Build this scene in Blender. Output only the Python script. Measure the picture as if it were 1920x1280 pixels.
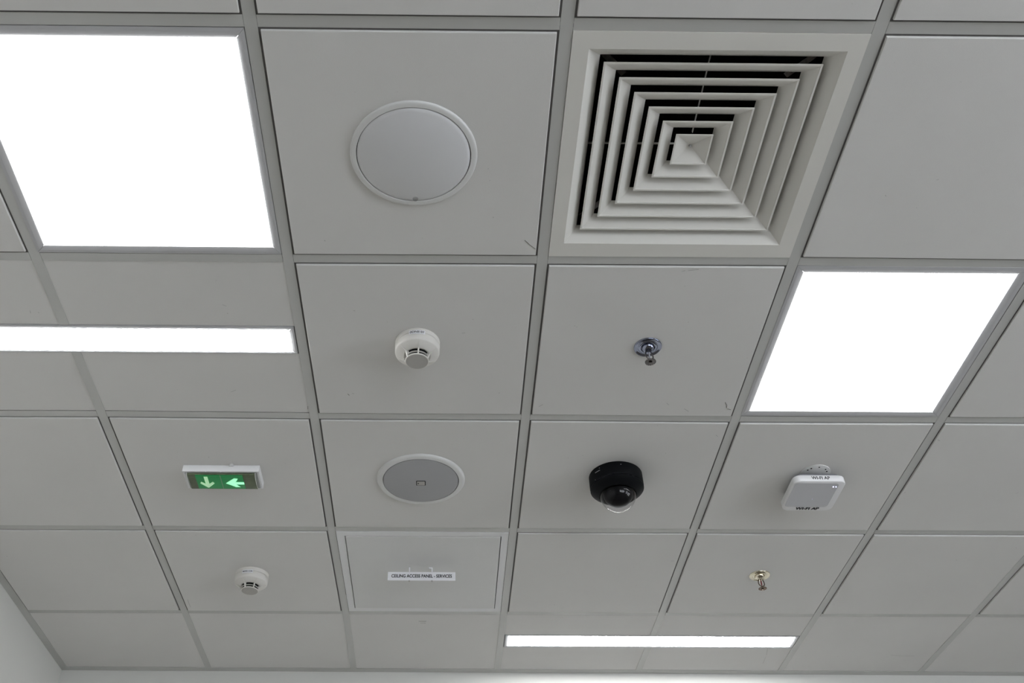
import bpy, bmesh, math, random
from mathutils import Vector, Matrix
random.seed(7)
for o in list(bpy.data.objects): bpy.data.objects.remove(o)
C = bpy.context.scene.collection
SC = bpy.context.scene
PI = math.pi

# ------------------------------------------------------------------ camera, world, exposure
ZC = 2.80                       # underside of the ceiling grid
CAM = Vector((-0.22645, -0.94883, ZC - 1.65754))
cam = bpy.data.cameras.new('camera'); camo = bpy.data.objects.new('camera', cam); C.objects.link(camo)
R_ = Vector((0.99992583, -0.01213286, -0.00105938))
U_ = Vector((-0.0073611, -0.6713706, 0.74108524))
F_ = Vector((0.00970272, 0.74102248, 0.67141012))
m = Matrix((R_, U_, -F_)).transposed().to_4x4(); m.translation = CAM
camo.matrix_world = m
cam.sensor_width = 36; cam.lens = 1785.805 / 1920 * 36
cam.shift_x = 106.553 / 1920; cam.shift_y = 0.0
cam.clip_start = 0.01; cam.clip_end = 60
SC.camera = camo

STRIP = 230.0                   # the narrow strips are more intense
LAMP = 20.0                     # radiance of the lit diffusers
SKY = 24.0                      # overcast sky outside the added windows
w = bpy.data.worlds.new('sky'); SC.world = w; w.use_nodes = True
w.node_tree.nodes['Background'].inputs[0].default_value = (0.88, 0.93, 1.0, 1)
w.node_tree.nodes['Background'].inputs[1].default_value = SKY
vs = SC.view_settings
vs.view_transform = 'Standard'; vs.look = 'None'; vs.gamma = 1; vs.use_curve_mapping = False
vs.exposure = -1.86

# ------------------------------------------------------------------ materials
def mat(name, col, rough=0.5, metal=0.0, spec=0.5, noise=0.0, nscale=8.0, bump=0.0, bscale=300.0,
        emit=None, estr=0.0, specks=0.0, coat=0.0):
    M = bpy.data.materials.new(name); M.use_nodes = True
    nt = M.node_tree; b = nt.nodes['Principled BSDF']
    b.inputs['Base Color'].default_value = (*col, 1); b.inputs['Roughness'].default_value = rough
    b.inputs['Metallic'].default_value = metal; b.inputs['Specular IOR Level'].default_value = spec
    b.inputs['Coat Weight'].default_value = coat
    if emit: b.inputs['Emission Color'].default_value = (*emit, 1); b.inputs['Emission Strength'].default_value = estr
    tc = None
    if noise or bump or specks: tc = nt.nodes.new('ShaderNodeTexCoord')
    out = None
    if noise:
        n = nt.nodes.new('ShaderNodeTexNoise'); n.inputs['Scale'].default_value = nscale; n.inputs['Detail'].default_value = 4
        nt.links.new(tc.outputs['Object'], n.inputs['Vector'])
        mr = nt.nodes.new('ShaderNodeMapRange'); mr.inputs['From Min'].default_value = .3; mr.inputs['From Max'].default_value = .7
        mr.inputs['To Min'].default_value = 1 - noise; mr.inputs['To Max'].default_value = 1 + noise * .4
        nt.links.new(n.outputs['Fac'], mr.inputs['Value'])
        mx = nt.nodes.new('ShaderNodeMix'); mx.data_type = 'RGBA'; mx.blend_type = 'MULTIPLY'; mx.inputs['Factor'].default_value = 1
        mx.inputs[6].default_value = (*col, 1); nt.links.new(mr.outputs[0], mx.inputs[7]); out = mx.outputs[2]
    if specks:
        n = nt.nodes.new('ShaderNodeTexNoise'); n.inputs['Scale'].default_value = 95; n.inputs['Detail'].default_value = 2
        nt.links.new(tc.outputs['Object'], n.inputs['Vector'])
        mr = nt.nodes.new('ShaderNodeMapRange'); mr.inputs['From Min'].default_value = .78; mr.inputs['From Max'].default_value = .80
        nt.links.new(n.outputs['Fac'], mr.inputs['Value'])
        sc = nt.nodes.new('ShaderNodeMath'); sc.operation = 'MULTIPLY'; sc.inputs[1].default_value = specks
        nt.links.new(mr.outputs[0], sc.inputs[0])
        mx = nt.nodes.new('ShaderNodeMix'); mx.data_type = 'RGBA'
        nt.links.new(sc.outputs[0], mx.inputs['Factor'])
        if out: nt.links.new(out, mx.inputs[6])
        else: mx.inputs[6].default_value = (*col, 1)
        mx.inputs[7].default_value = (.16, .15, .13, 1); out = mx.outputs[2]
    if out: nt.links.new(out, b.inputs['Base Color'])
    if bump:
        n = nt.nodes.new('ShaderNodeTexNoise'); n.inputs['Scale'].default_value = bscale; n.inputs['Detail'].default_value = 3
        nt.links.new(tc.outputs['Object'], n.inputs['Vector'])
        bp = nt.nodes.new('ShaderNodeBump'); bp.inputs['Strength'].default_value = bump; bp.inputs['Distance'].default_value = .001
        nt.links.new(n.outputs['Fac'], bp.inputs['Height']); nt.links.new(bp.outputs[0], b.inputs['Normal'])
    return M

M_TILE = mat('tile_board', (.745, .735, .715), .75, spec=.3, noise=.03, nscale=2.5, bump=.25, bscale=700, specks=.35)
M_EDGE = mat('tile_rebate_shade', (.16, .155, .15), .9, spec=.1)  # ledge darkened to stand in for shade inside the tile gaps
M_RAIL = mat('grid_paint', (.53, .53, .51), .22, spec=.5, noise=.02, nscale=1.5)
M_WALL = mat('wall_paint', (.69, .685, .655), .8, spec=.2, noise=.02, nscale=1.2, bump=.1, bscale=120)
M_FLOOR = mat('floor_vinyl', (.13, .115, .095), .5, spec=.3, noise=.06, nscale=6)
M_DARK = mat('plenum_dark', (.03, .03, .03), .9, spec=.1)
M_BLACKIN = mat('duct_black', (.008, .008, .008), .9, spec=.05)
M_LAMPFR = mat('lamp_frame_paint', (.48, .48, .49), .42, noise=.01, nscale=4)
M_DIFFU = mat('air_grille_enamel', (.78, .765, .72), .42, spec=.4, noise=.02, nscale=6)
M_LIT = mat('lit_diffuser', (.9, .9, .9), .5, emit=(.975, .985, 1.0), estr=LAMP, noise=.01, nscale=5)
M_LITS = mat('lit_strip_diffuser', (.9, .9, .9), .5, emit=(.975, .985, 1.0), estr=STRIP, noise=.01, nscale=5)
M_APW = mat('bright_white_plastic', (.86, .86, .87), .4, spec=.45, noise=.01, nscale=20)
M_PLAST = mat('white_plastic', (.745, .745, .735), .4, spec=.45, noise=.01, nscale=20)
M_FACE = mat('satin_shaded_face', (.56, .56, .585), .45, noise=.01, nscale=10)  # access point face, greyed to paint in the shade on its underside
M_GREYP = mat('grey_plastic', (.22, .22, .24), .5, noise=.01, nscale=20)
M_CREAM = mat('cream_plastic', (.74, .72, .68), .42, spec=.45, noise=.02, nscale=30)
M_CREAMD = mat('cream_plastic_dull', (.45, .435, .41), .6, spec=.3, noise=.02, nscale=40)
M_DISC = mat('satin_disc', (.70, .70, .71), .38, spec=.5, noise=.015, nscale=7)
M_GRILLE = mat('speaker_mesh', (.40, .40, .41), .55, spec=.4, bump=.6, bscale=1500, noise=.02, nscale=12)
M_SLOT = mat('slot_black', (.01, .01, .01), .9, spec=.1)
M_INK = mat('ink_black', (.015, .015, .02), .7, spec=.2)
M_STICK = mat('sticker_white', (.90, .90, .93), .5, noise=.01, nscale=40)
M_BLACK = mat('black_housing', (.0035, .004, .005), .6, spec=.09, bump=.1, bscale=900)
M_BLACKG = mat('black_gloss', (.003, .003, .004), .38, spec=.08)
M_LENS = mat('lens_coating', (.01, .01, .03), .05, spec=.9, coat=1.0)
M_GREY = mat('grey_metal', (.42, .42, .43), .35, metal=.8, noise=.02, nscale=30)
M_CHROME = mat('chrome', (.30, .32, .40), .12, metal=1.0, noise=.1, nscale=60)
M_CHROMED = mat('tarnished_chrome', (.16, .15, .15), .25, metal=1.0, noise=.3, nscale=90)
M_BRASS = mat('pale_brass', (.78, .72, .58), .14, metal=1.0, noise=.1, nscale=60)
M_BRONZE = mat('dark_bronze', (.12, .085, .06), .25, metal=1.0, noise=.3, nscale=90)
M_BULB = mat('red_bulb', (.16, .01, .015), .08, spec=.8)
M_BULBC = mat('clear_bulb', (.3, .3, .33), .05, spec=.9)
M_LED = mat('blue_led', (.5, .5, .9), .4, emit=(.55, .6, 1.0), estr=30)
M_LEDW = mat('weak_led', (.5, .5, .8), .4, emit=(.5, .5, .85), estr=2.5)
M_SIGNG = mat('sign_green', (.004, .12, .035), .4, emit=(.0, .40, .09), estr=.75, noise=.25, nscale=25)
M_SIGNO = mat('sign_end_dull', (.13, .15, .09), .5, noise=.3, nscale=40)
M_ARROW1 = mat('arrow_pale', (.5, .7, .5), .5, emit=(.42, .78, .42), estr=1.9)
M_ARROW2 = mat('arrow_lit', (.4, .8, .6), .5, emit=(.33, 1.0, .52), estr=3.4)
M_SCUFF = mat('scuff_dirt', (.20, .19, .17), .9, spec=.1)
M_SCUFFL = mat('scuff_faint', (.46, .455, .44), .9, spec=.1)

def clear(name, tint=(1, 1, 1), base=.04, rough=.02, gain=.9):
    M = bpy.data.materials.new(name); M.use_nodes = True; nt = M.node_tree
    nt.nodes.remove(nt.nodes['Principled BSDF'])
    t = nt.nodes.new('ShaderNodeBsdfTransparent'); t.inputs[0].default_value = (*tint, 1)
    g = nt.nodes.new('ShaderNodeBsdfGlossy'); g.inputs['Roughness'].default_value = rough
    lw = nt.nodes.new('ShaderNodeLayerWeight'); lw.inputs['Blend'].default_value = .5
    p = nt.nodes.new('ShaderNodeMath'); p.operation = 'POWER'; p.inputs[1].default_value = 3.4
    q = nt.nodes.new('ShaderNodeMath'); q.operation = 'MULTIPLY_ADD'; q.inputs[1].default_value = gain; q.inputs[2].default_value = base
    mx = nt.nodes.new('ShaderNodeMixShader')
    nt.links.new(lw.outputs['Facing'], p.inputs[0]); nt.links.new(p.outputs[0], q.inputs[0]); nt.links.new(q.outputs[0], mx.inputs[0])
    nt.links.new(t.outputs[0], mx.inputs[1]); nt.links.new(g.outputs[0], mx.inputs[2])
    nt.links.new(mx.outputs[0], nt.nodes['Material Output'].inputs[0]); return M
M_DOME = clear('clear_dome', (.93, .93, .94), .02, .03, 1.0)
M_COVER = clear('clear_cover', (.95, .98, .95), .01, .12, .35)

# ------------------------------------------------------------------ helpers
def link(name, me, material, parent=None, loc=None, smooth=False):
    o = bpy.data.objects.new(name, me); C.objects.link(o)
    if material is not None and not me.materials: me.materials.append(material)
    if parent: o.parent = parent
    if loc is not None: o.location = loc
    if smooth:
        for p in me.polygons: p.use_smooth = True
    return o
def obj(name, bm, material, parent=None, loc=None, smooth=None):
    me = bpy.data.meshes.new(name)
    bmesh.ops.recalc_face_normals(bm, faces=bm.faces[:])
    bm.to_mesh(me); bm.free()
    o = link(name, me, material, parent, loc)
    if smooth is not None:
        for p in me.polygons: p.use_smooth = True
        me.set_sharp_from_angle(angle=math.radians(smooth))
    return o
def raw(name, vs_, fs, material, parent=None, loc=None):
    bm = bmesh.new(); v = [bm.verts.new(p) for p in vs_]
    for f in fs: bm.faces.new([v[i] for i in f])
    return obj(name, bm, material, parent, loc)
def box(bm, x0, x1, y0, y1, z0, z1, bev=0.0):
    r = bmesh.ops.create_cube(bm, size=1)
    for v in r['verts']:
        v.co = Vector(((x0 + x1) / 2 + v.co.x * (x1 - x0), (y0 + y1) / 2 + v.co.y * (y1 - y0), (z0 + z1) / 2 + v.co.z * (z1 - z0)))
    if bev:
        es = list({e for v in r['verts'] for e in v.link_edges})
        bmesh.ops.bevel(bm, geom=es, offset=bev, segments=2, affect='EDGES', profile=.6)
def lathe(bm, prof, n=64, cx=0, cy=0, a0=0, a1=2 * PI, closed_top=False):
    full = abs(a1 - a0 - 2 * PI) < 1e-6
    rings = []
    for r, z in prof:
        if r < 1e-6: rings.append([bm.verts.new((cx, cy, z))]); continue
        k = n if full else n + 1
        rings.append([bm.verts.new((cx + r * math.cos(a0 + (a1 - a0) * i / n), cy + r * math.sin(a0 + (a1 - a0) * i / n), z)) for i in range(k)])
    for A, B in zip(rings, rings[1:]):
        for i in range(n):
            j = (i + 1) % n if full else i + 1
            if len(A) == 1 and len(B) == 1: continue
            if len(A) == 1: bm.faces.new((A[0], B[i], B[j]))
            elif len(B) == 1: bm.faces.new((A[i], A[j], B[0]))
            else: bm.faces.new((A[i], A[j], B[j], B[i]))
def prism(bm, poly, z0, z1):
    a = [bm.verts.new((x, y, z0)) for x, y in poly]; b = [bm.verts.new((x, y, z1)) for x, y in poly]
    n = len(poly); bm.faces.new(a); bm.faces.new(b)
    for i in range(n): bm.faces.new((a[i], a[(i + 1) % n], b[(i + 1) % n], b[i]))
def rrect(cx, cy, hx, hy, r, n=8):
    P = []
    for sx, sy, a in ((1, 1, 0), (-1, 1, PI / 2), (-1, -1, PI), (1, -1, 3 * PI / 2)):
        for i in range(n + 1):
            t = a + PI / 2 * i / n
            P.append((cx + sx * (hx - r) + r * math.cos(t), cy + sy * (hy - r) + r * math.sin(t)))
    return P
def rstack(bm, levels, cap0=True, cap1=True, n=8):
    rs = []
    for cx, cy, hx, hy, r, z in levels: rs.append([bm.verts.new((x, y, z)) for x, y in rrect(cx, cy, hx, hy, r, n)])
    k = len(rs[0])
    for A, B in zip(rs, rs[1:]):
        for i in range(k): bm.faces.new((A[i], A[(i + 1) % k], B[(i + 1) % k], B[i]))
    if cap0: bm.faces.new(rs[0])
    if cap1: bm.faces.new(rs[-1])
def tube(bm, pts, r, n=10):
    pts = [Vector(p) for p in pts]; rings = []
    for i, p in enumerate(pts):
        d = (pts[min(i + 1, len(pts) - 1)] - pts[max(i - 1, 0)]).normalized()
        a = d.cross(Vector((.3, .9, .2))).normalized(); b = d.cross(a)
        rings.append([bm.verts.new(p + r * (math.cos(2 * PI * k / n) * a + math.sin(2 * PI * k / n) * b)) for k in range(n)])
    for A, B in zip(rings, rings[1:]):
        for k in range(n): bm.faces.new((A[k], A[(k + 1) % n], B[(k + 1) % n], B[k]))
    bm.faces.new(rings[0]); bm.faces.new(rings[-1])
def thing(name, label, cat, loc=(0, 0, 0), group=None, rz=0):
    o = bpy.data.objects.new(name, None); C.objects.link(o); o.location = loc; o.rotation_euler = (0, 0, rz)
    o.empty_display_size = .05
    o['label'] = label; o['category'] = cat
    if group: o['group'] = group
    return o
def text_mesh(s, size, bold=0.0, extrude=0.0, shear=0.0, space=1.0):
    cu = bpy.data.curves.new('lettering', 'FONT'); cu.body = s; cu.size = size; cu.offset = bold; cu.extrude = extrude
    cu.align_x = 'CENTER'; cu.align_y = 'CENTER'; cu.shear = shear; cu.space_character = space
    o = bpy.data.objects.new('lettering', cu); C.objects.link(o)
    bpy.context.view_layer.update()
    me = bpy.data.meshes.new_from_object(o.evaluated_get(bpy.context.evaluated_depsgraph_get()))
    bpy.data.objects.remove(o); bpy.data.curves.remove(cu)
    return me
def struct(o): o['kind'] = 'structure'; return o

# ------------------------------------------------------------------ grid nodes (metres; the installed grid is a few mm uneven)
XC = [-1.8, -1.2, -.6, 0, .5975, 1.19, 1.785, 2.385, 2.985, 3.585, 4.185]
YR = {j: -.017 + .6 * j for j in range(-6, 0)}
YR.update({0: -.017, 1: .5915, 2: 1.199, 3: 1.8085, 4: 2.411, 5: 2.929})
NODE = {(2, 0): (-.6008, -.0173), (3, 0): (-.0016, -.0176), (4, 0): (.5957, -.0168), (1, 1): (-1.1953, .5934), (2, 1): (-.6012, .5928),
 (3, 1): (.0006, .5903), (4, 1): (.5972, .5889), (1, 2): (-1.1976, 1.1956), (2, 2): (-.5986, 1.199), (3, 2): (.0015, 1.1987),
 (4, 2): (.6001, 1.2009), (5, 2): (1.1887, 1.1983), (1, 3): (-1.2032, 1.807), (2, 3): (-.6015, 1.8074), (3, 3): (.0018, 1.8103),
 (4, 3): (.6, 1.8084), (5, 3): (1.1919, 1.8091), (0, 4): (-1.806, 2.4124), (1, 4): (-1.2045, 2.4084), (2, 4): (-.5979, 2.4089),
 (3, 4): (.0008, 2.4095), (4, 4): (.5996, 2.4101), (5, 4): (1.1909, 2.4131), (6, 4): (1.7861, 2.4093), (0, 5): (-1.804, 2.9278),
 (1, 5): (-1.2063, 2.923), (2, 5): (-.6021, 2.9242), (3, 5): (-.0011, 2.9291), (4, 5): (.5912, 2.9315), (5, 5): (1.1868, 2.938),
 (6, 5): (1.7801, 2.9400), (7, 5): (2.385, 2.943), (8, 5): (2.985, 2.946), (9, 5): (3.585, 2.949), (10, 5): (4.185, 2.952)}
def N(i, j):
    if (i, j) in NODE: return NODE[(i, j)]
    return (XC[i], YR[j])
XL, XR, YB = -1.8225, 4.21, -3.64
def yfar(x): return 2.9445 + (x + 1.82) * .0046
HF = .0125                      # half a rail flange
ROWS = range(-6, 5); COLS = range(0, 10)

# ------------------------------------------------------------------ room shell
def slab(name, x0, x1, y0, y1, z0, z1, material):
    bm = bmesh.new(); box(bm, x0, x1, y0, y1, z0, z1); return struct(obj(name, bm, material))
slab('floor', XL - .1, XR + .1, YB - .1, 3.1, -.1, 0, M_FLOOR)
slab('wall_left', XL - .1, XL, YB - .1, 3.1, 0, ZC + .42, M_WALL)
bm = bmesh.new(); prism(bm, [(XL, yfar(XL)), (XR, yfar(XR)), (XR, 3.1), (XL, 3.1)], 0, ZC + .42)
struct(obj('wall_far', bm, M_WALL))
BX0, BX1 = .5, 3.6
bm = bmesh.new()
box(bm, XL, BX0, YB - .1, YB, 0, ZC + .42); box(bm, BX1, XR, YB - .1, YB, 0, ZC + .42)
box(bm, BX0, BX1, YB - .1, YB, 0, .9); box(bm, BX0, BX1, YB - .1, YB, 2.35, ZC + .42)
struct(obj('wall_back', bm, M_WALL))
bm = bmesh.new()
for k in range(4): x = BX0 + (BX1 - BX0 - .05) * k / 3; box(bm, x, x + .05, YB - .08, YB - .02, .9, 2.35)
for z in (.9, 2.30): box(bm, BX0, BX1, YB - .079, YB - .021, z, z + .05)
struct(obj('unseen_window_2', bm, M_PLAST))  # unseen back window, added to light faces turned towards the camera
# right wall with a wide window behind the camera's right shoulder, added for side light
WY0, WY1, WZ0, WZ1 = -2.9, .2, .9, 2.35
bm = bmesh.new()
box(bm, XR, XR + .1, YB - .1, WY0, 0, ZC + .42); box(bm, XR, XR + .1, WY1, 3.1, 0, ZC + .42)
box(bm, XR, XR + .1, WY0, WY1, 0, WZ0); box(bm, XR, XR + .1, WY0, WY1, WZ1, ZC + .42)
struct(obj('wall_right', bm, M_WALL))
bm = bmesh.new()
for y in (WY0, (WY0 + WY1) / 2 - .025, WY1 - .05): box(bm, XR + .02, XR + .08, y, y + .05, WZ0, WZ1)
for z in (WZ0, WZ1 - .05): box(bm, XR + .021, XR + .079, WY0, WY1, z, z + .05)
struct(obj('unseen_window_1', bm, M_PLAST))

bm = bmesh.new(); box(bm, XL, XR, YB, 3.1, ZC + .35, ZC + .42)
ceiling = struct(obj('ceiling', bm, M_DARK))

# wall angles round the ceiling edge
def angle(name, p, q, inward, wd=.028):
    (x0, y0), (x1, y1) = p, q; nx, ny = inward
    bm = bmesh.new()
    prism(bm, [(x0, y0), (x1, y1), (x1 + nx * wd, y1 + ny * wd), (x0 + nx * wd, y0 + ny * wd)], ZC, ZC + .0015)
    prism(bm, [(x0, y0), (x1, y1), (x1 + nx * .0015, y1 + ny * .0015), (x0 + nx * .0015, y0 + ny * .0015)], ZC + .0015, ZC + .03)
    return struct(obj(name, bm, M_RAIL))
angle('trim_1', (XL + .0005, YB), (XL + .0005, yfar(XL) - .03), (1, 0), .030)
angle('trim_2', (XL + .0005, yfar(XL) - .0005), (XR, yfar(XR) - .0005), (0, -1), .034)
angle('trim_3', (XR - .0005, YB), (XR - .0005, yfar(XR) - .036), (-1, 0))
angle('trim_4', (XL + .03, YB + .0005), (XR - .03, YB + .0005), (0, 1))

# ------------------------------------------------------------------ rails
def rail_mesh(bm, p, q):
    p = Vector(p); q = Vector(q); d = (q - p).normalized(); n = Vector((-d.y, d.x))
    def strip(hw, z0, z1):
        c = [p + n * hw, q + n * hw, q - n * hw, p - n * hw]; prism(bm, [(v.x, v.y) for v in c], z0, z1)
    strip(HF, ZC, ZC + .0012); strip(.0008, ZC + .0012, ZC + .038)
LIN1 = (0, 2, .8285, .933)      # columns spanned by the left strip light and its y range
LIN2 = (3, 5, 2.5945, 2.7040)
for i in range(1, 10):          # running rails, wall to wall, cut where a strip light crosses
    segs = []; pts = [(XC[i], YB + .029)] + [N(i, j) for j in range(-5, 5)] + [(N(i, 5)[0], yfar(XC[i]) - .0355)]
    cut = LIN1 if LIN1[0] < i < LIN1[1] else LIN2 if LIN2[0] < i < LIN2[1] else None
    bm = bmesh.new()
    for p, q in zip(pts, pts[1:]):
        if cut and p[1] < cut[2] and q[1] > cut[3]:
            for a, b in ((p[1], cut[2] - .0005), (cut[3] + .0005, q[1])):
                f = lambda y: (p[0] + (q[0] - p[0]) * (y - p[1]) / (q[1] - p[1]), y)
                if b < q[1]:
                    rail_mesh(bm, f(a), f(b)); obj('grid_rail', bm, M_RAIL, ceiling); bm = bmesh.new()
                else: rail_mesh(bm, f(a), f(b))
        else: rail_mesh(bm, p, q)
    obj('grid_rail', bm, M_RAIL, ceiling)
for j in range(-5, 5):          # cross rails butt against the running rails
    for i in COLS:
        a, b = N(i, j), N(i + 1, j)
        x0 = a[0] + HF + .0006 if i else XL + .0312
        x1 = b[0] - HF - .0006 if i < 9 else XR - .0292
        f = lambda x: a[1] + (b[1] - a[1]) * (x - a[0]) / (b[0] - a[0])
        bm = bmesh.new(); rail_mesh(bm, (x0, f(x0)), (x1, f(x1))); obj('grid_rail', bm, M_RAIL, ceiling)

# ------------------------------------------------------------------ tiles
def opening(i, j):
    """corners of the hole between rails: near-left, near-right, far-right, far-left"""
    def c(ii, jj, sx, sy):
        x, y = N(ii, jj)
        if ii == 0: x = XL + .030 - HF
        if ii == 10: x = XR - .028 + HF
        if jj == 5: y = yfar(x) - .034 + HF
        if jj == -6: y = YB + .028 - HF
        return (x + sx * HF, y + sy * HF)
    return [c(i, j, 1, 1), c(i + 1, j, -1, 1), c(i + 1, j + 1, -1, -1), c(i, j + 1, 1, -1)]
def inset(q, d, dfar=None):
    s = [(1, 1), (-1, 1), (-1, -1), (1, -1)]
    return [(x + sx * d, y + sy * (d if dfar is None or sy > 0 else dfar)) for (x, y), (sx, sy) in zip(q, s)]
PROUD = .0042
def tegular(q, drop=0.0, tilt=(0, 0)):
    L = [(inset(q, .0062), -PROUD - drop), (inset(q, .0050), -PROUD + .0012 - drop), (inset(q, .0050), .0020), (inset(q, -.008), .0020), (inset(q, -.008), .016)]
    vs_ = [(x, y, ZC + z) for P, z in L for x, y in P]; fs = [(0, 1, 2, 3), (16, 17, 18, 19)]
    for k in range(4):
        for i in range(4): fs.append((4 * k + i, 4 * k + (i + 1) % 4, 4 * k + 4 + (i + 1) % 4, 4 * k + 4 + i))
    o = raw('ceiling_tile', vs_, fs, M_TILE, ceiling)
    o.data.materials.append(M_EDGE)
    for f in o.data.polygons:
        if f.index in (10, 11, 12, 13): f.material_index = 1
    return o
def layin(q, far=-.006):
    P = inset(q, -.006, far)
    vs_ = [(x, y, ZC + .0014) for x, y in P] + [(x, y, ZC + .013) for x, y in P]
    return raw('ceiling_tile', vs_, [(0, 1, 2, 3), (4, 5, 6, 7), (0, 1, 5, 4), (1, 2, 6, 5), (2, 3, 7, 6), (3, 0, 4, 7)], M_TILE, ceiling)
SPECIAL = {(1, 0), (3, 0), (4, 1), (2, 3)}      # light, air grille, light, access panel
for i in COLS:
    for j in ROWS:
        if (i, j) in SPECIAL: continue
        q = opening(i, j)
        cut = LIN1 if (j == 1 and LIN1[0] <= i < LIN1[1]) else LIN2 if (j == 4 and LIN2[0] <= i < LIN2[1]) else None
        if cut:
            a = [q[0], q[1], (q[2][0], cut[2] - .0065), (q[3][0], cut[2] - .0065)]
            b = [(q[0][0], cut[3] + .0065), (q[1][0], cut[3] + .0065), q[2], q[3]]
            layin(a); layin(b, .0015)
        elif j == 4: layin(q, .0018)
        else: tegular(q, random.uniform(-.0006, .0006))

# scuffs and chips on the tiles
SC_ = [[(-0.0457, 0.5245), (-0.0363, 0.536), (-0.0189, 0.5525)], [(-0.323, 2.4814), (-0.2944, 2.4834)], [(-0.3171, 2.4949), (-0.2966, 2.497)],
 [(0.336, 0.6206), (0.3443, 0.617)], [(0.3507, 0.6169), (0.3754, 0.6132)], [(0.5521, 1.1191), (0.5597, 1.1333), (0.5604, 1.1429)], [(0.5645, 1.1477), (0.5745, 1.1525)],
 [(1.0776, 2.7043), (1.0899, 2.7696)], [(1.0917, 2.7849), (1.0956, 2.8523)], [(-0.4955, 1.0928), (-0.4916, 1.0998)], [(-0.4836, 1.0904), (-0.4779, 1.0926)],
 [(-0.1858, 0.8427), (-0.1776, 0.8426)], [(0.0342, 1.1438), (0.0453, 1.1341)], [(0.3892, 1.1232), (0.3969, 1.1327)], [(0.4433, 1.149), (0.4576, 1.161)],
 [(1.5986, 2.7646), (1.6415, 2.7744), (1.6959, 2.7739)], [(-1.2677, 0.778), (-1.2694, 0.7876)], [(-1.2495, 0.7835), (-1.248, 0.7874)],
 [(-0.8182, 1.0963), (-0.802, 1.0868)], [(-0.7833, 0.7516), (-0.7737, 0.7572)], [(0.5591, 1.9989), (0.5702, 1.9988)],
 [(0.5578, 1.2702), (0.5657, 1.2779)], [(-0.6118, 1.1556), (-0.6133, 1.1701)],
 [(-1.171, 2.3031), (-1.1727, 2.3624)], [(0.7425, 0.3821), (0.7452, 0.3866)], [(-0.5095, 0.5297), (-0.5074, 0.533)], [(1.2108, 1.2866), (1.2191, 1.2918)]]
bmd, bml = bmesh.new(), bmesh.new()
for k, pl in enumerate(SC_):
    dark = k in (0, 1, 2, 5, 6, 9, 22)
    bm = bmd if dark else bml
    lay = (k in (1, 2, 7, 8, 15, 16, 17, 18, 19, 22))
    z = ZC + (.0011 if lay else -PROUD - .0008)
    for (ax, ay), (bx_, by) in zip(pl, pl[1:]):
        d = Vector((bx_ - ax, by - ay)); n = Vector((-d.y, d.x)).normalized() * (.0009 if dark else .0007)
        if k in (1,): n *= 1.5
        prism(bm, [(ax - n.x * .3, ay - n.y * .3), (ax + n.x, ay + n.y), (bx_ + n.x * .6, by + n.y * .6), (bx_ - n.x, by - n.y)], z, z + .0004)
for bm, mt in ((bmd, M_SCUFF), (bml, M_SCUFFL)):
    o = obj('scuff_mark', bm, mt, ceiling); o['kind'] = 'stuff'

# ------------------------------------------------------------------ lights
def luminaire(name, label, cat, out, inn, group, lit=None, lip=.0014, proud=.0018):
    """out / inn: x0,x1,y0,y1 of the frame and of the lit opening"""
    cx, cy = (out[0] + out[1]) / 2, (out[2] + out[3]) / 2
    t = thing(name, label, cat, (cx, cy, ZC), group)
    O = [(out[0], out[2]), (out[1], out[2]), (out[1], out[3]), (out[0], out[3])]
    I_ = [(inn[0], inn[2]), (inn[1], inn[2]), (inn[1], inn[3]), (inn[0], inn[3])]
    for k in range(4):
        a, b, c, d = O[k], O[(k + 1) % 4], I_[(k + 1) % 4], I_[k]
        lerp = lambda p, q, t_: (p[0] + (q[0] - p[0]) * t_, p[1] + (q[1] - p[1]) * t_)
        ea, eb = lerp(a, d, .35), lerp(b, c, .35)
        P = [(*a, -lip + .0006), (*b, -lip + .0006), (*eb, -lip), (*ea, -lip), (*c, .0004), (*d, .0004), (*a, .03), (*b, .03), (*c, .03), (*d, .03)]
        # small mitre gap
        mid = ((a[0] + b[0]) / 2, (a[1] + b[1]) / 2); hor = abs(a[1] - b[1]) < 1e-6
        g = .0004
        P = [((x - math.copysign(g, x - mid[0]) if hor else x) - cx, (y - math.copysign(g, y - mid[1]) if not hor else y) - cy, z) for x, y, z in P]
        raw('frame_bar', P, [(0, 1, 2, 3), (3, 2, 4, 5), (0, 6, 7, 1), (5, 4, 8, 9), (6, 9, 8, 7), (0, 3, 5, 9, 6), (1, 7, 8, 4, 2)], M_LAMPFR, t)
    bm = bmesh.new(); box(bm, inn[0] - cx - .004, inn[1] - cx + .004, inn[2] - cy - .004, inn[3] - cy + .004, .0005, .009)
    box(bm, inn[0] - cx + .0005, inn[1] - cx - .0005, inn[2] - cy + .0005, inn[3] - cy - .0005, -proud, .0004)
    obj('diffuser', bm, lit or M_LIT, t)
    bm = bmesh.new(); box(bm, out[0] - cx + .001, out[1] - cx - .001, out[2] - cy + .001, out[3] - cy - .001, .0305, .045)
    obj('housing', bm, M_DARK, t)
    return t
q = opening(1, 0)
luminaire('ceiling_panel_light', 'large square lit ceiling panel beside the round domed cover', 'ceiling light',
          (q[0][0] + .0015, q[1][0] - .0015, q[0][1] + .0015, q[2][1] - .0015), (-1.1635, -.6325, .0185, .5560), 'square panel lights')
q = opening(4, 1)
luminaire('ceiling_panel_light', 'square lit ceiling panel beside the chrome sprinkler, set diagonally below the air grille', 'ceiling light',
          (q[0][0] + .0012, q[1][0] - .0030, q[0][1] + .0012, q[2][1] - .0012), (.6320, 1.1475, .6250, 1.1610), 'square panel lights')
luminaire('strip_light', 'long lit strip light at the left between two rows of cut tiles', 'ceiling light',
          (XL + .0305, -.6150, .8295, .9320), (-1.776, -.6292, .8440, .9235), 'narrow strip lights', M_LITS, proud=.0007)
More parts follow.
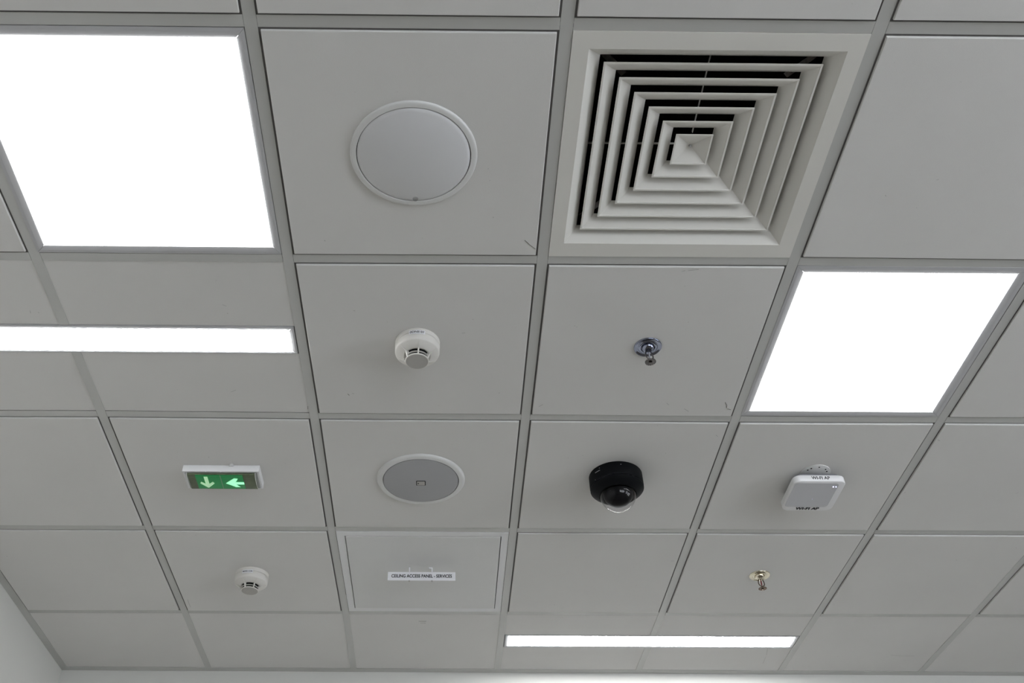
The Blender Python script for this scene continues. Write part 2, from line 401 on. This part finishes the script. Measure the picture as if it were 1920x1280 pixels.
luminaire('strip_light', 'long lit strip light nearest the far wall', 'ceiling light',
          (.0150, 1.1740, 2.5955, 2.7030), (.0285, 1.1600, 2.6045, 2.6895), 'narrow strip lights', M_LITS, proud=.0007)

# ------------------------------------------------------------------ square air grille
t = thing('air_grille', 'square white air diffuser with concentric louvres over a black duct', 'air vent', (.2975, .2848, ZC))
q = opening(3, 0)
def ringpanel(bm, levels):
    rs = [[bm.verts.new((x, y, z)) for x, y in P] for P, z in levels]
    for A, B in zip(rs, rs[1:]):
        for i in range(4): bm.faces.new((A[i], A[(i + 1) % 4], B[(i + 1) % 4], B[i]))
sq = lambda h: [(-h, -h), (h, -h), (h, h), (-h, h)]
oq = [(x - .2975, y - .2848) for x, y in inset(q, .0008)]
bm = bmesh.new()
ringpanel(bm, [(oq, .012), (oq, -.0016), (sq(.2515), -.0016), (sq(.2505), -.0006), (sq(.2440), .006), (sq(.2340), .0135), (sq(.2265), .021), (sq(.2225), .030), (sq(.2240), .030), (sq(.2540), .003), ])
obj('flange', bm, M_DIFFU, t, smooth=30)
hs = [.2170, .1812, .1452, .1094, .0738]; zs = [.0080, .0110, .0140, .0165, .0185]
for h, z in zip(hs, zs):
    bm = bmesh.new()
    ringpanel(bm, [(sq(h), z + .0015), (sq(h), z), (sq(h - .0040), z - .0002), (sq(h - .0046), z + .0012), (sq(h - .0110), z + .0050), (sq(h - .0200), z + .0105),
                   (sq(h - .0270), z + .0165), (sq(h - .0305), z + .0215), (sq(h - .0295), z + .0222), (sq(h - .0190), z + .0122), (sq(h - .0090), z + .006), (sq(h), z + .0015)])
    obj('louvre', bm, M_DIFFU, t, smooth=30)
bm = bmesh.new(); h, z = .0395, .0200
ringpanel(bm, [(sq(h), z + .0015), (sq(h), z), (sq(h - .0035), z), (sq(h - .0040), z + .0010)])
a = [bm.verts.new((x, y, z + .0010)) for x, y in sq(h - .0040)]; b = [bm.verts.new((x, y, z + .0165)) for x, y in sq(.0022)]
for i in range(4): bm.faces.new((a[i], a[(i + 1) % 4], b[(i + 1) % 4], b[i]))
bm.faces.new(b)
a = [bm.verts.new((x, y, z + .0020)) for x, y in sq(h)]; b = [bm.verts.new((x, y, z + .0205)) for x, y in sq(.003)]
for i in range(4): bm.faces.new((a[i], a[(i + 1) % 4], b[(i + 1) % 4], b[i]))
cone = obj('centre_cone', bm, M_DIFFU, t)
bm = bmesh.new(); lathe(bm, [(0, z + .0115), (.0012, z + .0113), (.0026, z + .0125), (.0028, z + .0170)], 16)
obj('screw', bm, M_GREY, cone, smooth=40)
bm = bmesh.new()
for k in range(4):
    c, s = round(math.cos(k * PI / 2)), round(math.sin(k * PI / 2))
    pts = [(.03, .0007), (.223, .0007), (.223, -.0007), (.03, -.0007)]
    prism(bm, [(x * c - y * s, x * s + y * c) for x, y in pts], .0400, .0455)
obj('cross_strut', bm, M_DIFFU, t)
for sx, sy in ((-1, -1), (1, -1), (-1, 1), (1, 1)):
    bm = bmesh.new(); d = .005
    prism(bm, [(sx * .165 - sy * d, sy * .165 + sx * d), (sx * .165 + sy * d, sy * .165 - sx * d), (sx * .215 + sy * d, sy * .215 - sx * d), (sx * .215 - sy * d, sy * .215 + sx * d)], .050, .052)
    obj('corner_strut', bm, M_CHROMED, t)
bm = bmesh.new(); e = .2245
ringpanel(bm, [(sq(e), .0305), (sq(e), .24)]); v = [bm.verts.new((x, y, .24)) for x, y in sq(e)]; bm.faces.new(v)
ringpanel(bm, [(sq(.226), .0305), (sq(.226), .241), ]); v = [bm.verts.new((x, y, .241)) for x, y in sq(.226)]; bm.faces.new(v)
obj('duct_box', bm, M_BLACKIN, t)

# ------------------------------------------------------------------ round domed cover
ZT = ZC - PROUD
t = thing('round_ceiling_cover', 'large round white domed cover with a small lock, set in a tile', 'ceiling cover', (-.2978, .2862, ZT))
bm = bmesh.new(); lathe(bm, [(.1352, 0), (.1352, -.002), (.1343, -.0040), (.1325, -.0052), (.1290, -.0058), (.1225, -.0060), (.1218, -.0052), (.1218, 0)], 96)
obj('rim', bm, M_PLAST, t, smooth=50)
bm = bmesh.new(); prof = [(0, -.0195)]
for k in range(1, 15):
    u = k / 14; prof.append((.1198 * u, -.0052 - .0143 * (1 - u ** 2.6)))
prof += [(.1203, -.0040), (.1203, 0)]
# dome is centred a little further from the wall of the rim
lathe(bm, prof, 96); lid = obj('domed_lid', bm, M_DISC, t, smooth=60)
bm = bmesh.new(); lathe(bm, [(.1218, -.0006), (.1203, -.0006)], 96); obj('shadow_gap', bm, M_SLOT, t)
bm = bmesh.new()
lathe(bm, [(0, -.0006), (.0048, -.0006), (.0058, -.0012), (.0062, 0), (.0062, .004)], 24)
obj('lock', bm, M_GREY, lid, (.0015, .1130, -.0080), smooth=40)

# ------------------------------------------------------------------ smoke detectors
def curved_label(parent, wid, z0, z1, R, txt, a0, size, bold=.00015):
    bm = bmesh.new(); n = 14; hw = wid / R / 2
    rows = []
    for z in (z0, z1):
        rows.append([bm.verts.new((R * math.sin(a0 + hw * (2 * k / n - 1)), -R * math.cos(a0 + hw * (2 * k / n - 1)), z)) for k in range(n + 1)])
    for k in range(n): bm.faces.new((rows[0][k], rows[0][k + 1], rows[1][k + 1], rows[1][k]))
    o = obj('label_sticker', bm, M_STICK, parent, smooth=60)
    me = text_mesh(txt, size, bold)
    for v in me.vertices:
        a = a0 + v.co.x / R; z = (z0 + z1) / 2 + v.co.y
        v.co = Vector(((R + .0004) * math.sin(a), -(R + .0004) * math.cos(a), z))
    link('lettering', me, M_INK, o)
def detector(loc, rot, label, flip=0):
    t = thing('smoke_detector', label, 'smoke detector', loc, 'round smoke detectors')
    bm = bmesh.new(); lathe(bm, [(.0580, 0), (.0580, -.0110), (.0572, -.0128), (.0556, -.0140), (.0540, -.0140)], 72)
    obj('base', bm, M_CREAM, t, smooth=40)
    bm = bmesh.new(); lathe(bm, [(.0540, -.0142), (.0568, -.0148), (.0574, -.0160), (.0572, -.0325), (.0562, -.0355), (.0545, -.0370), (.0352, -.0460), (.0335, -.0464), (.0300, -.0455)], 72)
    body = obj('body', bm, M_CREAM, t, smooth=40)
    bm = bmesh.new(); lathe(bm, [(.0275, -.040), (.0275, -.062)], 48); obj('vent_core', bm, M_SLOT, t)
    bm = bmesh.new(); lathe(bm, [(.0275, -.0535), (.0314, -.0533), (.0314, -.0543), (.0275, -.0545)], 64); obj('vent_ring', bm, M_CREAM, t)
    for k in range(6):
        a = rot + k * PI / 3; bm = bmesh.new()
        d = Vector((math.sin(a), -math.cos(a))); n = Vector((d.y, -d.x)) * .0017
        pr = [(.0565, -.0350), (.0330, -.0630), (.0285, -.0630), (.0285, -.0450), (.0345, -.0455), (.0550, -.0365)]
        A = [bm.verts.new((d.x * r + n.x, d.y * r + n.y, z)) for r, z in [(.0550, -.0370), (.0356, -.0480), (.0308, -.0622), (.0275, -.0622), (.0275, -.0440)]]
        B = [bm.verts.new((d.x * r - n.x, d.y * r - n.y, z)) for r, z in [(.0550, -.0370), (.0356, -.0480), (.0308, -.0622), (.0275, -.0622), (.0275, -.0440)]]
        bm.faces.new(A); bm.faces.new(B)
        for i in range(5): bm.faces.new((A[i], A[(i + 1) % 5], B[(i + 1) % 5], B[i]))
        obj('rib', bm, M_CREAM, t)
    bm = bmesh.new(); lathe(bm, [(.0280, -.0604), (.0303, -.0606), (.0305, -.0622), (.0299, -.0632), (.0290, -.0636), (.0280, -.0636)], 64)
    obj('cap_rim', bm, M_CREAM, t, smooth=40)
    bm = bmesh.new(); lathe(bm, [(0, -.0634), (.0282, -.0634), (.0282, -.0610)], 64); obj('sensor_cap', bm, M_CREAMD, t, smooth=40)
    return t
d1 = detector((-.2998, .8833, ZT), math.radians(7), 'cream smoke detector on the tile left of the chrome sprinkler')
curved_label(d1, .0420, -.0205, -.0075, .0584, '0DNII 07', 0.0, .0098)
d2 = detector((-.9061, 2.1128, ZT), math.radians(34), 'cream smoke detector on the tile left of the ceiling access panel')
curved_label(d2, .0390, -.0240, -.0110, .0584, 'MDNI I C2K', -.10, .0068)

# ------------------------------------------------------------------ sprinklers
def sprinkler(loc, label, shell, frame, bulb, rot):
    t = thing('sprinkler_head', label, 'sprinkler', loc, 'pendent sprinkler heads')
    bm = bmesh.new(); lathe(bm, [(.0362, 0), (.0362, -.0022), (.0350, -.0036), (.0335, -.0036), (.0320, -.0022), (.0270, -.0006), (.0255, -.0010), (.0245, -.0028), (.0215, -.0040), (.0185, -.0034), (.0165, .002)], 64)
    obj('escutcheon', bm, shell, t, smooth=50)
    bm = bmesh.new(); lathe(bm, [(.0168, .002), (.0165, -.0050), (.0150, -.0085), (.0115, -.0120), (.0085, -.0135), (.0080, -.0190), (.0062, -.0200), (0, -.0200)], 40)
    obj('body', bm, shell, t, smooth=40)
    for s in (-1, 1):
        bm = bmesh.new(); pts = []
        for k in range(13):
            u = k / 12; r = .0072 + .0034 * math.sin(u * PI) - .0072 * max(0, (u - .72) / .28) ** 1.6
            pts.append((s * r * math.cos(rot), s * r * math.sin(rot), -.0170 - u * .0280))
        tube(bm, pts, .00175, 10); obj('yoke_arm', bm, frame, t, smooth=60)
    bm = bmesh.new(); lathe(bm, [(0, -.0195), (.0016, -.0200), (.0024, -.0240), (.0024, -.0370), (.0014, -.0420), (0, -.0425)], 20)
    obj('glass_bulb', bm, bulb, t, smooth=60)
    bm = bmesh.new(); lathe(bm, [(0, -.0430), (.0040, -.0440), (.0044, -.0500), (0, -.0505)], 24); obj('boss', bm, frame, t, smooth=40)
    bm = bmesh.new(); n = 16; top, bot = [], []
    P = []
    for k in range(n):
        a = 2 * PI * k / n; w_ = 2 * PI / n
        P += [(.0142 * math.cos(a + w_ * .12), .0142 * math.sin(a + w_ * .12)), (.0142 * math.cos(a + w_ * .78), .0142 * math.sin(a + w_ * .78)),
              (.0112 * math.cos(a + w_ * .82), .0112 * math.sin(a + w_ * .82)), (.0112 * math.cos(a + w_ * 1.08), .0112 * math.sin(a + w_ * 1.08))]
    prism(bm, P, -.0525, -.0510); obj('deflector', bm, frame, t)
    bm = bmesh.new(); lathe(bm, [(.0048, -.0505), (.0046, -.0545), (.0030, -.0552), (0, -.0552)], 20); obj('deflector_nut', bm, frame, t, smooth=40)
    return t
sprinkler((.2988, .8911, ZT), 'chrome sprinkler head with round escutcheon and dark deflector', M_CHROME, M_CHROMED, M_BULBC, .35)
sprinkler((.8920, 2.0984, ZT), 'brass sprinkler head with dark bronze yoke on the tile beyond the access point', M_BRASS, M_BRONZE, M_BULB, .15)

# ------------------------------------------------------------------ emergency exit sign
EX = Vector((-.9, 1.4850, ZT))
t = thing('exit_sign', 'small green lit exit sign with two pale arrows under a clear cover', 'exit sign', EX)
bm = bmesh.new()
box(bm, -.1155, .1150, -.0465, .0470, -.0225, 0, .0018)
hous = obj('housing', bm, M_APW, t)
bm = bmesh.new(); prism(bm, rrect(0, .0005, .1085, .0425, .004, 4), -.0234, -.0226); obj('bezel', bm, M_GREY, t)
bm = bmesh.new(); prism(bm, rrect(.0, .002, .1015, .0385, .002, 3), -.0275, -.0235); obj('end_plate', bm, M_SIGNO, t)
bm = bmesh.new(); box(bm, -.078, .064, -.0345, .0375, -.0290, -.0276); leg = obj('green_legend', bm, M_SIGNG, t)
bm = bmesh.new(); box(bm, -.0035, -.0025, -.0345, .0375, -.0294, -.0291); obj('divider_line', bm, M_CREAMD, leg)
# arrow pointing away from the camera (down in the picture)
def poly(name, P, material, par, z0=-.0296, z1=-.0291):
    bm = bmesh.new(); prism(bm, P, z0, z1); return obj(name, bm, material, par)
ax, ay = -.0475, 0
poly('down_arrow', [(ax - .0055, -.0270), (ax + .0055, -.0270), (ax + .0055, .0110), (ax + .0175, .0000), (ax + .0215, .0080), (ax + .0010, .0310), (ax - .0010, .0310), (ax - .0215, .0080), (ax - .0175, .0000), (ax - .0055, .0110)], M_ARROW1, leg)
poly('left_arrow', [(.0640, .0130), (.0640, .0010), (.0380, .0010), (.0440, -.0080), (.0480, -.0170), (.0370, -.0190), (.0090, .0070), (.0370, .0270), (.0500, .0270), (.0440, .0200), (.0380, .0130)], M_ARROW2, leg)
# bowed clear cover
bm = bmesh.new(); n = 14; rows = []
for x in (-.1030, .1030):
    rows.append([bm.verts.new((x, .0010 - .0415 * math.cos(PI * k / n), -.0236 - .0110 * math.sin(PI * k / n) ** .8)) for k in range(n + 1)])
for k in range(n): bm.faces.new((rows[0][k], rows[0][k + 1], rows[1][k + 1], rows[1][k]))
bm.faces.new(rows[0]); bm.faces.new(rows[1])
cov = obj('clear_cover', bm, M_COVER, t, smooth=40)
for x in (-.1030, .1030):
    bm = bmesh.new(); tube(bm, [(x, .0010 - .0415 * math.cos(PI * k / n), -.0236 - .0112 * math.sin(PI * k / n) ** .8) for k in range(n + 1)], .0009, 6)
    obj('cover_edge', bm, M_PLAST, cov, smooth=60)
for x, y in ((-.112, .002), (.1115, .002), (-.045, -.0445), (.0, -.0445), (.1115, .028)):
    bm = bmesh.new(); lathe(bm, [(0, -.0012), (.0016, -.0009), (.0020, 0)], 12); obj('screw', bm, M_STICK, t, (x, y, -.0226), smooth=60)
bm = bmesh.new(); lathe(bm, [(.0065, 0), (.0065, -.0060), (0, -.0060)], 20); obj('cable_gland', bm, M_PLAST, t, (.0300, -.0500, 0), smooth=40)

# ------------------------------------------------------------------ round ceiling speaker
t = thing('ceiling_speaker', 'round grey ceiling speaker with white rim and small badge', 'speaker', (-.3003, 1.5085, ZT))
bm = bmesh.new(); lathe(bm, [(.1355, 0), (.1352, -.0020), (.1335, -.0045), (.1300, -.0062), (.1262, -.0070), (.1175, -.0072), (.1166, -.0064), (.1166, 0)], 96)
obj('rim', bm, M_PLAST, t, smooth=35)
bm = bmesh.new(); lathe(bm, [(0, -.0076), (.1120, -.0076), (.1146, -.0070), (.1150, 0)], 96); gr = obj('grille', bm, M_GRILLE, t, smooth=50)
bm = bmesh.new(); lathe(bm, [(.1166, -.0030), (.1150, -.0030)], 96); obj('shadow_gap', bm, M_SLOT, t)
bm = bmesh.new(); prism(bm, rrect(0, .009, .0145, .0125, .003, 5), -.0084, -.0077); ob = obj('badge_border', bm, M_SLOT, gr)
bm = bmesh.new(); prism(bm, rrect(0, .009, .0122, .0102, .002, 5), -.0091, -.0085); obj('badge', bm, M_CREAMD, gr)
bm = bmesh.new(); lathe(bm, [(0, -.0096), (.0022, -.0096), (.0022, -.0092)], 14, -.0080, .009); obj('badge_dot', bm, M_SLOT, gr)

# ------------------------------------------------------------------ dome camera
t = thing('dome_camera', 'black dome security camera with clear bubble on a tile', 'security camera', (.2957, 1.4852, ZT))
bm = bmesh.new(); lathe(bm, [(.0800, 0), (.0810, -.0020), (.0812, -.0400), (.0800, -.0428), (.0788, -.0436)], 80); hs_ = obj('housing', bm, M_BLACK, t, smooth=40)
bm = bmesh.new(); lathe(bm, [(.0788, -.0440), (.0802, -.0450), (.0806, -.0490), (.0780, -.0525), (.0600, -.0680), (.0568, -.0688), (.0556, -.0670), (.0556, -.0450)], 80)
obj('shroud', bm, M_BLACK, t, smooth=40)
bm = bmesh.new(); lathe(bm, [(.0556, -.0600), (0, -.0600)], 64); obj('inner_plate', bm, M_BLACKG, t)
bm = bmesh.new(); zc_ = -.0660; Rb = .0450; prof = []
for k in range(0, 15):
    a = PI * k / 14; prof.append((Rb * math.sin(a), zc_ + Rb * math.cos(a) * .9))
prof = [(r, z) for r, z in prof if z < -.0605]; prof[-1] = (0, prof[-1][1])
lathe(bm, prof, 48, 0, -.003); eye = obj('camera_ball', bm, M_BLACKG, t, smooth=60)
# lens barrel looks down and towards the room
bm = bmesh.new(); lathe(bm, [(.0210, 0), (.0220, .0300), (.0205, .0330), (.0150, .0330), (.0145, .0290)], 40)
lens = obj('lens_barrel', bm, M_BLACK, eye, (0, -.002, zc_), smooth=40)
lens.rotation_euler = Vector((.02, -.34, -.94)).to_track_quat('Z', 'Y').to_euler()
bm = bmesh.new(); lathe(bm, [(.0148, .0300), (.0110, .0322), (.006, .0334), (0, .0338)], 32); g = obj('lens_glass', bm, M_LENS, eye, (0, -.002, zc_), smooth=80); g.rotation_euler = lens.rotation_euler
bm = bmesh.new(); prof = [(.0548, -.0560)]
for k in range(0, 19):
    a = PI / 2 * k / 18; prof.append((.0545 * math.cos(a), -.0660 - .0545 * math.sin(a)))
prof[-1] = (0, prof[-1][1]); lathe(bm, prof, 64); obj('clear_dome', bm, M_DOME, t, smooth=80)
for a, z, r in ((-2.35, -.010, .0013), (-1.52, -.012, .0013), (-2.62, -.041, .0010)):
    bm = bmesh.new(); bmesh.ops.create_icosphere(bm, subdivisions=2, radius=r); obj('screw', bm, M_GREY, t, (.0812 * math.cos(a), .0812 * math.sin(a), z), smooth=80)
bm = bmesh.new(); tube(bm, [(.0813 * math.cos(a), .0813 * math.sin(a), -.0180) for a in (-2.58, -2.50, -2.42, -2.34)], .0011, 6); obj('housing_slot', bm, M_GREY, t)

# ------------------------------------------------------------------ wireless access point
AX, AY = .8995, 1.5215
t = thing('access_point', 'white square wireless access point with blue status lights', 'access point', (AX, AY, ZT))
bm = bmesh.new(); lathe(bm, [(.0440, 0), (.0450, -.0008), (.0450, -.0024), (.0440, -.0030), (0, -.0030)], 64, .003, -.0610); mp = obj('mounting_plate', bm, M_PLAST, t, smooth=40)
for a in (-2.55, -2.20, -1.50, -.75, -.38, .9, 2.2):
    bm = bmesh.new()
    lathe(bm, [(0, -.0035), (.0026, -.0035), (.0026, -.0031)], 12, .003 + .034 * math.cos(a), -.0610 + .034 * math.sin(a)); obj('screw_hole', bm, M_SLOT, mp)
bm = bmesh.new(); rstack(bm, [(0, -.010, .034, .036, .01, -.0030), (0, -.010, .034, .036, .01, -.0125)]); obj('mounting_bracket', bm, M_CREAMD, t)
bm = bmesh.new()
rstack(bm, [(.004, -.001, .066, .070, .02, -.0125), (.004, -.001, .070, .074, .022, -.0140), (.004, -.001, .073, .077, .022, -.0240)]); obj('back_cover', bm, M_GREYP, t, smooth=35)
bm = bmesh.new()
rstack(bm, [(.004, -.0015, .0775, .0815, .022, -.0240), (.004, -.0015, .0785, .0825, .022, -.0250), (.004, -.0015, .0785, .0825, .022, -.0436), (.004, -.0015, .0775, .0815, .022, -.0452), (.004, -.0015, .0755, .0795, .0205, -.0461), (.004, -.0015, .0640, .0680, .014, -.0466)], n=10)
body = obj('body', bm, M_APW, t, smooth=50)
bm = bmesh.new(); prism(bm, rrect(-.0045, -.0090, .0665, .0650, .012), -.0470, -.0466); fp = obj('face_plate', bm, M_FACE, t)
me = text_mesh('WI-FI AP', .0145, .0003); 
for v in me.vertices: x, y = v.co.x, v.co.y; v.co = Vector((x, 0, y * 1.05))
link('lettering', me, M_INK, body, (.0050, -.0843, -.0345))
me = text_mesh('WI-FI AP', .0190, .0007)
for v in me.vertices: x, y = v.co.x, v.co.y; v.co = Vector((x, -y, 0))
link('lettering', me, M_INK, body, (.0035, .0655, -.0475))
for x, y, mt, r in ((.0480, -.0560, M_LED, .0014), (.0565, -.0560, M_LED, .0013), (.0040, .0120, M_LEDW, .0011)):
    bm = bmesh.new(); lathe(bm, [(0, -.0478), (r, -.0476), (r, -.0471)], 14, x, y); obj('status_light', bm, mt, fp)

# ------------------------------------------------------------------ ceiling access panel
q = opening(2, 3); pcx, pcy = -.2998, 2.1095
t = thing('access_hatch', 'square ceiling access panel with a hanging white name plate', 'access panel', (pcx, pcy, ZC))
L = lambda P: [(x - pcx, y - pcy) for x, y in P]
oq = L(inset(q, .0016)); dr = [(-.5575, 1.8530), (-.0385, 1.8530), (-.0385, 2.3660), (-.5575, 2.3660)]
iq = L([(x - sx * .0030, y - sy * .0030) for (x, y), (sx, sy) in zip(dr, [(1, 1), (-1, 1), (-1, -1), (1, -1)])])
bm = bmesh.new(); ringpanel(bm, [(oq, .02), (oq, -.0012), (iq, -.0012), (iq, .02), (oq, .02)]); obj('frame', bm, M_APW, t)
dq = L(dr); dqi = L(inset(dr, .0010))
bm = bmesh.new(); ringpanel(bm, [(dq, .012), (dq, -.0022), (dqi, -.0032)]); v = [bm.verts.new((x, y, -.0032)) for x, y in dqi]; bm.faces.new(v)
v = [bm.verts.new((x, y, .012)) for x, y in dq]; bm.faces.new(v); door = obj('door', bm, M_PLAST, t)
# name plate on two clips
pz0, pz1, py = -.0525, -.0205, 2.0580 - pcy
bm = bmesh.new(); box(bm, -.4228 - pcx, -.1872 - pcx, py, py + .0022, pz0, pz1, .0004); pl = obj('name_plate', bm, M_STICK, t)
me = text_mesh('CEILING ACCESS PANEL - SERVICES', .0150, .00042)
xs = [v.co.x for v in me.vertices]; sc_ = .2105 / (max(xs) - min(xs))
for v in me.vertices: x, y = v.co.x, v.co.y; v.co = Vector((x * sc_, 0, y * 1.12))
link('lettering', me, M_INK, pl, (-.3050 - pcx, py - .0004, -.0365))
for x in (-.3480, -.2690):
    bm = bmesh.new(); box(bm, x - .0022 - pcx, x + .0022 - pcx, py - .003, py + .0050, -.0215, -.0033, .0006)
    cl = obj('clip', bm, M_STICK, t)
    bm = bmesh.new(); box(bm, x - .0020 - pcx, x + .0020 - pcx, py - .0020, py + .0045, -.0555, -.0526, .0004); obj('clip_foot', bm, M_CREAMD, cl)
bm = bmesh.new(); box(bm, -.2800 - pcx, -.2700 - pcx, py - .004, py + .0010, -.0085, -.0034, .0006); obj('clip_hook', bm, M_STICK, t)
bm = bmesh.new(); box(bm, -.3560 - pcx, -.2640 - pcx, py - .0180, py + .0120, -.0042, -.0033, .0003); obj('mounting_strip', bm, M_PLAST, t)
